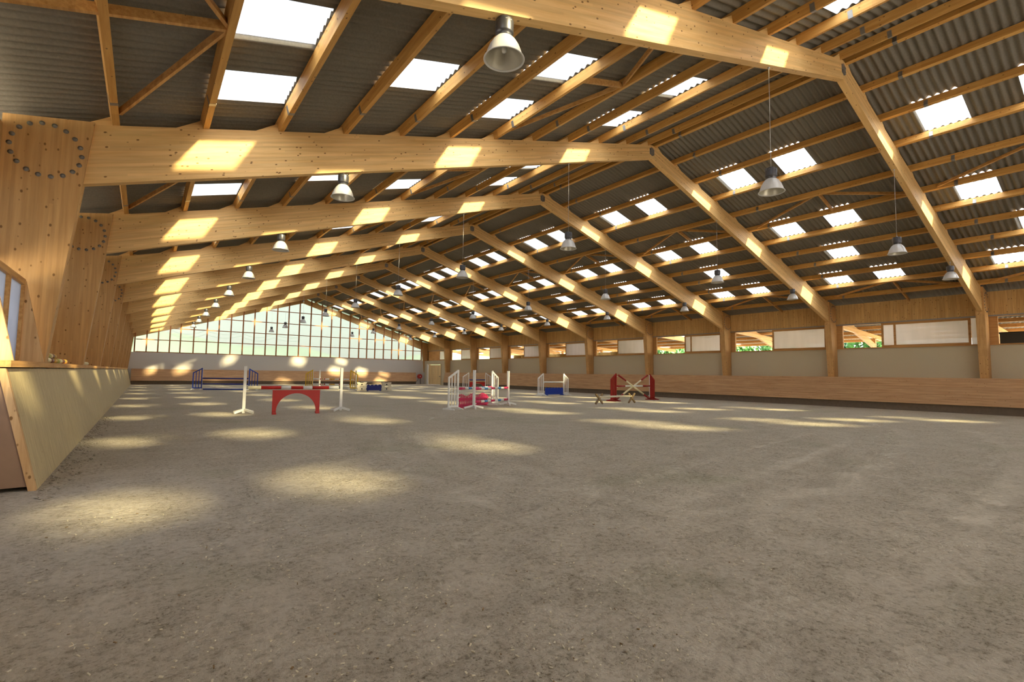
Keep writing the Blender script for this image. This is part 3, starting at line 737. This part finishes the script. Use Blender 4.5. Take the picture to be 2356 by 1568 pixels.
def wavy(x, y, ang, w, h, label, mat, n_w, legs=True, lift=.06):
    t = empty('wavy_gate', (x, y, 0), ang); tag(t, label, 'jump filler', 'blue wavy-topped fillers')
    m = MB(); n = 40
    for i in range(n):
        a, b = i/n, (i+1)/n; za, zb = [h-.07*(1-abs(math.sin(PI*n_w*q))) for q in (a, b)]
        m.prism([(-w/2+a*w, lift), (-w/2+b*w, lift), (-w/2+b*w, zb), (-w/2+a*w, za)], -.025, .025)
    m.build('board', mat, t)
    for s in (-1, 1):
        m = MB(); m.prism([(-.25, 0), (.25, 0), (.05, .10), (-.05, .10)], s*(w/2-.10)-.03, s*(w/2-.10)+.03, axis='X'); m.build('foot', mat, t)
    return t
wavy(14.36, 36.95, ad, 1.14, .50, 'dark blue wavy-topped board standing between the cream block pillars', M['dblue'], 4)
m = MB(); m.box(-1.0, 1.0, -.10, .10, .0, .035); o = m.build('plank', M['steel']); o.location = (14.37, 36.97, .687); o.rotation_euler = (0, 0, ad); tag(o, 'thin blue-grey plank laid across the cream block pillars', 'plank')

# pink picket oxer
E1, E2, E3, E4 = (10.25, 17.30), (13.14, 19.02), (10.99, 17.21), (13.70, 18.50); g = 'white jump stands of the pink jump'
wing(*E1, -2.97, M['white'], M['white'], 'left white stand of the pink picket jump', g, w=.46, ho=1.28, cups=(.82, .54)); wing(*E2, wpair(E2, E1)-.2, M['white'], M['white'], 'right white stand of the pink picket jump', g, w=.46, ho=1.28, cups=(.82, .54))
g = 'white posts in front of the pink jump'
post_stand(*E3, wpair(E3, E4), 'white post before the left stand of the pink jump', g, cups=(.82, .28)); post_stand(*E4, wpair(E4, E3), 'white post before the right stand of the pink jump', g, cups=(.82, .28))
pk = bands([(13,'pink'),(8,'white'),(8,'sky_'),(8,'white'),(10,'pink'),(8,'white'),(8,'sky_'),(8,'white'),(12,'pink')])
dE = (Vector(E2)-Vector(E1)).normalized(); dE2 = (Vector(E4)-Vector(E3)).normalized()
pole((E1[0]+dE.x*.07, E1[1]+dE.y*.07, .83), (E2[0]-dE.x*.06, E2[1]-dE.y*.06, .83), pk, 'pink, white and blue pole between the two white stands', 'pink, white and blue poles')
for z, lb in ((.82, 'upper'), (.28, 'lower')):
    pole((E3[0]+dE2.x*.06, E3[1]+dE2.y*.06, z), (E4[0]-dE2.x*.06, E4[1]-dE2.y*.06, z), pk, '%s pink, white and blue pole between the two front white posts' % lb, 'pink, white and blue poles')
t = empty('picket_gate', (11.72, 18.42, 0), math.atan2(19.2-17.8, 13.2-10.7)); tag(t, 'pink picket fence filler under the banded poles', 'jump filler')
pkm = MB(); h = .50
for i in range(20):
    x = -1.33+i*.14; hh = .55+.05*math.sin(i*.9)
    m = MB(); m.prism([(x-.045, .03), (x+.045, .03), (x+.045, .16), (x+.028, .20), (x+.045, .30), (x+.045, hh-.14), (x+.025, hh-.10), (x+.045, hh-.06), (x+.03, hh-.01), (x-.03, hh-.01), (x-.045, hh-.06), (x-.025, hh-.10), (x-.045, hh-.14), (x-.045, .30), (x-.028, .20), (x-.045, .16)], -.012, .012); m.build('picket', M['pink'], t)
for z in (.10, .36):
    m = MB(); m.box(-1.5, 1.42, -.045, -.013, z-.045, z+.045); m.build('rail', M['pink'], t)
for s in (-1.15, 1.15):
    m = MB(); m.prism([(-.2, 0), (.2, 0), (.04, .06), (-.04, .06)], s-.03, s+.03, axis='X'); m.build('foot', M['pink'], t)

# far white jump with red arch and blue pole
F1, F2 = (25.6, 41.13), (27.37, 40.77); g = 'white stands of the farthest jump'
wing(*F1, wpair(F1, F2), M['white'], M['white'], 'left white stand beside the small far red arch', g, h=1.56, ho=1.15, w=.58); wing(*F2, wpair(F2, F1), M['white'], M['white'], 'right white stand beside the small far red arch', g, h=1.56, ho=1.15, w=.58)
pole((25.68, 41.11, .84), (27.3, 40.79, .84), [(1, 'blue')], 'thin blue pole above the small far red arch')
arch(26.02, 40.2, -.2, 1.6, .62, .17, 'small red arch board at the far white stands', M['red'])

# white jump with blue panel
G1, G2 = (22.5, 26.25), (24.5, 26.28); g = 'white stands of the blue-panel jump'
wing(*G1, wpair(G1, G2), M['white'], M['white'], 'left white stand beside the blue hanging panel', g, h=1.55, ho=1.19, w=.46, cups=(.93, .31)); wing(*G2, wpair(G2, G1), M['white'], M['white'], 'right white stand beside the blue hanging panel', g, h=1.55, ho=1.19, w=.44, cups=(.93, .31))
pole((22.56, 26.25, .93), (24.45, 26.28, .93), [(1, 'white')], 'plain white pole above the blue panel')
wavy(23.5, 26.2, .01, 1.72, .55, 'bright blue scallop-topped panel between two white stands', M['blue'], 6)

# red jump with crossed poles
H1, H2 = (21.75, 18.95), (25.0, 19.05); g = 'red jump stands'
wing(*H1, wpair(H1, H2), M['dred'], M['red'], 'left red stand of the crossed-pole jump', g, h=1.58, ho=1.24, w=.42, boards=True, cups=(.84, 1.46)); wing(*H2, wpair(H2, H1), M['dred'], M['white'], 'right red stand of the crossed-pole jump', g, h=1.57, ho=1.22, w=.42, boards=True, cups=(.84, .32))
rw = bands([(22,'dred'),(56,'cream'),(22,'dred')])
pole((21.86, 18.95, .85), (24.93, 19.05, .85), bands([(22,'dred'),(53,'white'),(22,'dred')]), 'level red and white pole of the crossed-pole jump', 'poles of the crossed-pole jump')
pole((21.86, 18.84, 1.48), (24.84, 18.93, .05), rw, 'red and white pole sloping down to the right', 'poles of the crossed-pole jump')
pole((21.86, 19.07, .05), (24.9, 19.16, 1.50), rw, 'red and white pole sloping down to the left', 'poles of the crossed-pole jump')
def cavaletti(x0, x1, y):
    t = empty('cavaletti', (x0, y, 0)); tag(t, 'low wooden cavaletti with crossed ends before the red jump', 'cavaletti')
    for i, x in enumerate((0, x1-x0)):
        for s in (-1, 1):
            m = MB(); m.bar((x-s*.26, 0, .03), (x+s*.26, .01*s, .52), .07, .08); m.build('cross_leg', M['plain'], t)
    m = MB(); m.tube([(0, 0, .375), (x1-x0-.02, 0, .37)], .05, 14); o = m.build('rail', M['stone'], t); o['label'] = 'pale peeled rail'
cavaletti(18.43, 20.95, 17.15)

# hose reel
t = empty('hose_reel', (28.78, YE-.30, 1.0)); tag(t, 'red fire hose reel on the far wall beside the door', 'hose reel')
def disc(r, y0, y1, mat, name, z=0):
    m = MB(); m.lathe([(0, y0), (r*.96, y0), (r, y0+.01), (r, y1-.01), (r*.96, y1), (0, y1)], 28); m.v = [(x, z_, y) for x, y, z_ in m.v]; return m.build(name, mat, t)
disc(.29, -.16, -.12, M['redm'], 'front_flange'); disc(.29, .10, .14, M['redm'], 'back_flange'); disc(.20, -.12, .10, M['black'], 'hose_coil'); o = disc(.075, -.18, -.16, M['white'], 'hub')
m = MB(); m.box(-.05, .05, .14, .28, -.12, .12); m.build('wall_bracket', M['steel'], t)
m = MB(); m.tube([(-.15, -.02, -.16), (-.25, -.02, -.45), (-.55, -.05, -.75), (-1.0, -.1, -.90), (-1.7, -.15, -.965), (-3.2, -.2, -.975)], .018, 8); m.build('hose', M['black'], t)
m = MB(); m.tube([(.15, 0, -.18), (.13, 0, -.6), (.16, 0, -.99)], .03, 8); m.build('supply_pipe', M['black'], t)
# striped poles lying on the left ledge
def stripe(x, y0, y1, z, label, cols=('ochre', 'green', 'cream', 'brown')):
    n = 9; o = pole((x, y0, z), (x+.02, y1, z), [((i+1)/n, cols[i % len(cols)] if i else 'brown') for i in range(n)], label, 'striped poles on the left ledge', r=.05)
stripe(-1.40, 10.95, 14.2, 1.585, 'lower striped yellow pole resting on the left kick wall'); stripe(-1.50, 11.0, 13.6, 1.585, 'middle striped yellow pole on the left kick wall'); stripe(-1.45, 11.05, 13.0, 1.672, 'topmost striped yellow pole on the left kick wall')
stripe(-1.36, 17.2, 18.6, 1.585, 'short pale pole end past the third frame on the left ledge', ('cream', 'cream'))

# ------------------------------------------------------------------ open shed beyond the right-hand windows
def za(x): return 4.80-.055*(x-30.3)
YA0, YA1 = -7, 60
for k in range(-1, 10):
    t = empty('shed_support', (0, FY(k)+.6, 0)); tag(t, 'sunlit timber rafter and post of the shed outside, %s from the entrance' % ORD[k+1], 'shed frame', 'timber frames of the shed outside')
    m = MB(); m.prism([(30.25, za(30.3)-.25), (30.25, za(30.3)), (42.5, za(42.5)), (42.5, za(42.5)-.25)][::-1], 0, .16); m.build('rafter', M['annexr'], t)
    m = MB(); m.bar((31.6, .08, 5.0+.30), (38.25, .08, 3.60), .14, .34); m.build('sloping_brace', M['annexr'], t)
    m = MB(); m.box(38.2, 38.42, 0, .18, 0, za(38.3)-.2); m.build('post', M['annexr'], t)
for i, x in enumerate([31.4, 33.5, 35.6, 37.7, 39.8, 41.9]):
    m = MB(); m.box(x-.05, x+.05, YA0, YA1, za(x), za(x)+.2); o = m.build('shed_purlin', M['annex'])
    tag(o, '%s timber purlin under the roof of the shed outside' % ORD[i], 'purlin', 'purlins of the shed outside')
n2 = int((YA1-YA0)/(PIT/4)); m = MB()
vs = [(x, YA0+i*PIT/4, za(x)+.2+.024*(1+math.cos(PI*i/2))) for x in (30.2, 36.4, 43.0) for i in range(n2+1)]
q6 = int(3.0/(PIT/4))
m.add(vs, [(k*(n2+1)+i, (k+1)*(n2+1)+i, (k+1)*(n2+1)+i+1, k*(n2+1)+i+1) for k in range(2) for i in range(n2) if (i//(q6//2)) % 5], 0, True)
m.add(vs, [(k*(n2+1)+i, (k+1)*(n2+1)+i, (k+1)*(n2+1)+i+1, k*(n2+1)+i+1) for k in range(2) for i in range(n2) if not (i//(q6//2)) % 5], 1, True)
o = m.build('ceiling_shed_roof', [M['sheet'], M['npane']]); tag(o, 'corrugated roof of the open shed outside', 'roof', kind='structure')
# round hay bales stacked three high
m = MB(); m.lathe([(0, 0), (.55, 0), (.6, .05), (.6, 1.15), (.55, 1.2), (0, 1.2)], 22); bale = m
bo = None; idx = 0
for (y, cnt) in ((28.2, 0), (29.5, 0), (30.8, 0), (32.1, 0), (35.2, 0), (36.6, 0), (38.0, 0), (41.0, 0), (42.4, 0), (43.8, 0)):
    for lv in range(3):
        if bo is None: bo = bale.build('hay_bale', M['hay']); o = bo
        else: o = bo.copy(); C.objects.link(o)
        o.location = (34.0 + .12*math.sin(idx*2.1), y, -.04+lv*1.21)
        if lv == 2: tag(o, 'round straw bale on top of the stack seen through the windows', 'hay bale', 'topmost straw bales outside')
        else: tag(o, 'round straw bale low in the stack behind the right wall', 'hay bale', 'lower straw bales outside')
        idx += 1
t = empty('trailer', (34.5, 1.5, 0)); tag(t, 'dark trailer box outside the window nearest the right edge', 'trailer')
m = MB(); m.box(-1.1, 1.1, -4, 3.2, .9, 3.75); m.build('body', M['dark'], t); m = MB(); m.box(-1.15, 1.15, -4.05, 3.25, 3.75, 3.83); m.build('roof_rim', M['black'], t)
for yy in (-2, -1, 2):
    m = MB(); m.tube([(-1.05, yy, .45), (-.8, yy, .45)], .48, 20); m.tube([(.8, yy, .45), (1.05, yy, .45)], .48, 20); m.build('wheel', M['black'], t)
# trees
def tree(x, y, h, r, mat, label, group, conifer=False, seed=1):
    rnd = random.Random(seed); t = empty('tree', (x, y, -.04)); tag(t, label, 'tree', group)
    m = MB(); m.tube([(0, 0, 0), (.1, 0, h*.3), (-.05, .1, h*.75)], [.22, .16, .07], 8); m.build('trunk', M['bark'], t)
    m = MB()
    for i in range(1500):
        if conifer:
            q = rnd.random(); rr = r*(1-q)*math.sqrt(rnd.random()); a = rnd.uniform(0, 2*PI); c = Vector((rr*math.cos(a), rr*math.sin(a), h*(.12+.88*q)))
        else:
            a, b = rnd.uniform(0, 2*PI), rnd.uniform(-1, 1); rr = r*(rnd.random()**.4); lump = 1+.25*math.sin(3*a+seed)+.2*math.sin(5*b+seed)
            c = Vector((rr*math.cos(a)*math.sqrt(1-b*b)*lump, rr*math.sin(a)*math.sqrt(1-b*b)*lump, h*.58+h*.40*b*(rnd.random()**.3)))
        s = rnd.uniform(.14, .34); u = Vector((rnd.uniform(-1, 1), rnd.uniform(-1, 1), rnd.uniform(-1, 1))).normalized(); v = u.orthogonal().normalized()
        m.add([c-u*s-v*s*.4, c+u*s*.2-v*s*.6, c+u*s, c+v*s*.6], [(0, 1, 2, 3)])
    m.build('crown', mat, t)
TR = [(52, 15.0, 6.5, 2.6, 0), (49, 22.0, 6.0, 2.4, 0), (57, 20, 8, 2.0, 1), (53, 28.5, 6.5, 2.6, 0), (49, 34.8, 6, 2.8, 0), (58, 40, 8, 3.0, 0), (60, 60, 7, 3.6, 0), (62, 52, 7, 3.2, 0), (58, 27, 8.5, 2.4, 1)]
for i, (x, y, h, r, c) in enumerate(TR):
    tree(x, y, h, r, M['leafd'] if c else M['leaf'], 'dark conifer seen through the right windows beyond the shed' if c else 'green leafy tree seen through the right windows beyond the shed', 'conifers beyond the shed' if c else 'leafy trees beyond the shed', bool(c), i+3)
# hills beyond the far gable
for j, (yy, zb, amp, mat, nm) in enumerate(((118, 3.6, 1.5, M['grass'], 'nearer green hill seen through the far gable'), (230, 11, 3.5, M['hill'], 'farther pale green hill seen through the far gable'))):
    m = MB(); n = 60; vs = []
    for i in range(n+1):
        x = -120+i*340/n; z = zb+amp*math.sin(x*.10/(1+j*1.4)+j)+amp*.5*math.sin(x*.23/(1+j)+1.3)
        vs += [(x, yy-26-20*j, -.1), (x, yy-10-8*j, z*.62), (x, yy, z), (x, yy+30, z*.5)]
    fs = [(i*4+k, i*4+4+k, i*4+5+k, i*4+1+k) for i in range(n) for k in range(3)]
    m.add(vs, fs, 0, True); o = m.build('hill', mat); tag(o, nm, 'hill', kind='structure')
for j, (z0, sag) in enumerate(((6.0, .55), (5.55, .5))):
    pts = []
    for s in range(4):
        for i in range(10): q = i/10; pts.append((1.8+s*3.6+q*3.6, 66, z0-sag*4*q*(1-q)*(1 if s % 2 == 0 else .7)))
    m = MB(); m.tube(pts, .022, 6); o = m.build('overhead_cable', M['leafd']); tag(o, '%s dark cable sagging outside the far gable glazing' % ('upper', 'middle', 'lower')[j], 'cable', 'cables outside the far gable')

# ------------------------------------------------------------------ light
w = bpy.data.worlds.new('World'); sc.world = w; w.use_nodes = True; nt = w.node_tree; nt.nodes.clear()
out = nt.nodes.new('ShaderNodeOutputWorld'); bg = nt.nodes.new('ShaderNodeBackground'); sk = nt.nodes.new('ShaderNodeTexSky')
sk.sky_type = 'NISHITA'; sk.sun_disc = False; sk.sun_elevation = math.radians(33); sk.air_density = 1.0; sk.dust_density = 2.5; sk.ozone_density = 1.0
SD = Vector((-.58, 1.46, -1.0)).normalized()      # the way the sunlight travels
sk.sun_rotation = math.atan2(-SD.x, -SD.y)
mx = mixc(nt, .35, sk.outputs[0], (6.4, 6.4, 6.6, 1)); L(nt, mx, bg.inputs[0]); bg.inputs[1].default_value = WORLD = .30
L(nt, bg.outputs[0], out.inputs[0])
sl = bpy.data.lights.new('sun', 'SUN'); sl.energy = 20.0; sl.angle = math.radians(4.2); sl.color = (1, .95, .86)
so = bpy.data.objects.new('sun', sl); C.objects.link(so); so.rotation_euler = SD.to_track_quat('-Z', 'Y').to_euler(); so.location = (20, -40, 40)

# ------------------------------------------------------------------ camera
f, yaw, pitch, roll, ch = 1122.6, .64394, .06791, .01381, 1.4527
R = Vector((math.cos(yaw), -math.sin(yaw), 0)); FW = Vector((math.sin(yaw)*math.cos(pitch), math.cos(yaw)*math.cos(pitch), math.sin(pitch))); U = R.cross(FW)
R2 = R*math.cos(roll)+U*math.sin(roll); U2 = -R*math.sin(roll)+U*math.cos(roll)
cam = bpy.data.cameras.new('camera'); cam.sensor_width = 36; cam.sensor_fit = 'HORIZONTAL'; cam.lens = 36*f/2356; cam.clip_end = 600; cam.clip_start = .05
co = bpy.data.objects.new('camera', cam); C.objects.link(co)
mt = Matrix((R2, U2, -FW)).transposed().to_4x4(); mt.translation = (0, 0, ch); co.matrix_world = mt
sc.camera = co
sc.view_settings.view_transform = 'Standard'; sc.view_settings.look = 'None'; sc.view_settings.exposure = 1.42; sc.view_settings.gamma = 1.0; sc.view_settings.use_curve_mapping = False
cy = sc.cycles; cy.max_bounces = 9; cy.diffuse_bounces = 7; cy.glossy_bounces = 3; cy.transmission_bounces = 8; cy.transparent_max_bounces = 10
cy.caustics_reflective = False; cy.caustics_refractive = False; cy.use_denoising = True; cy.sample_clamp_indirect = 8.0
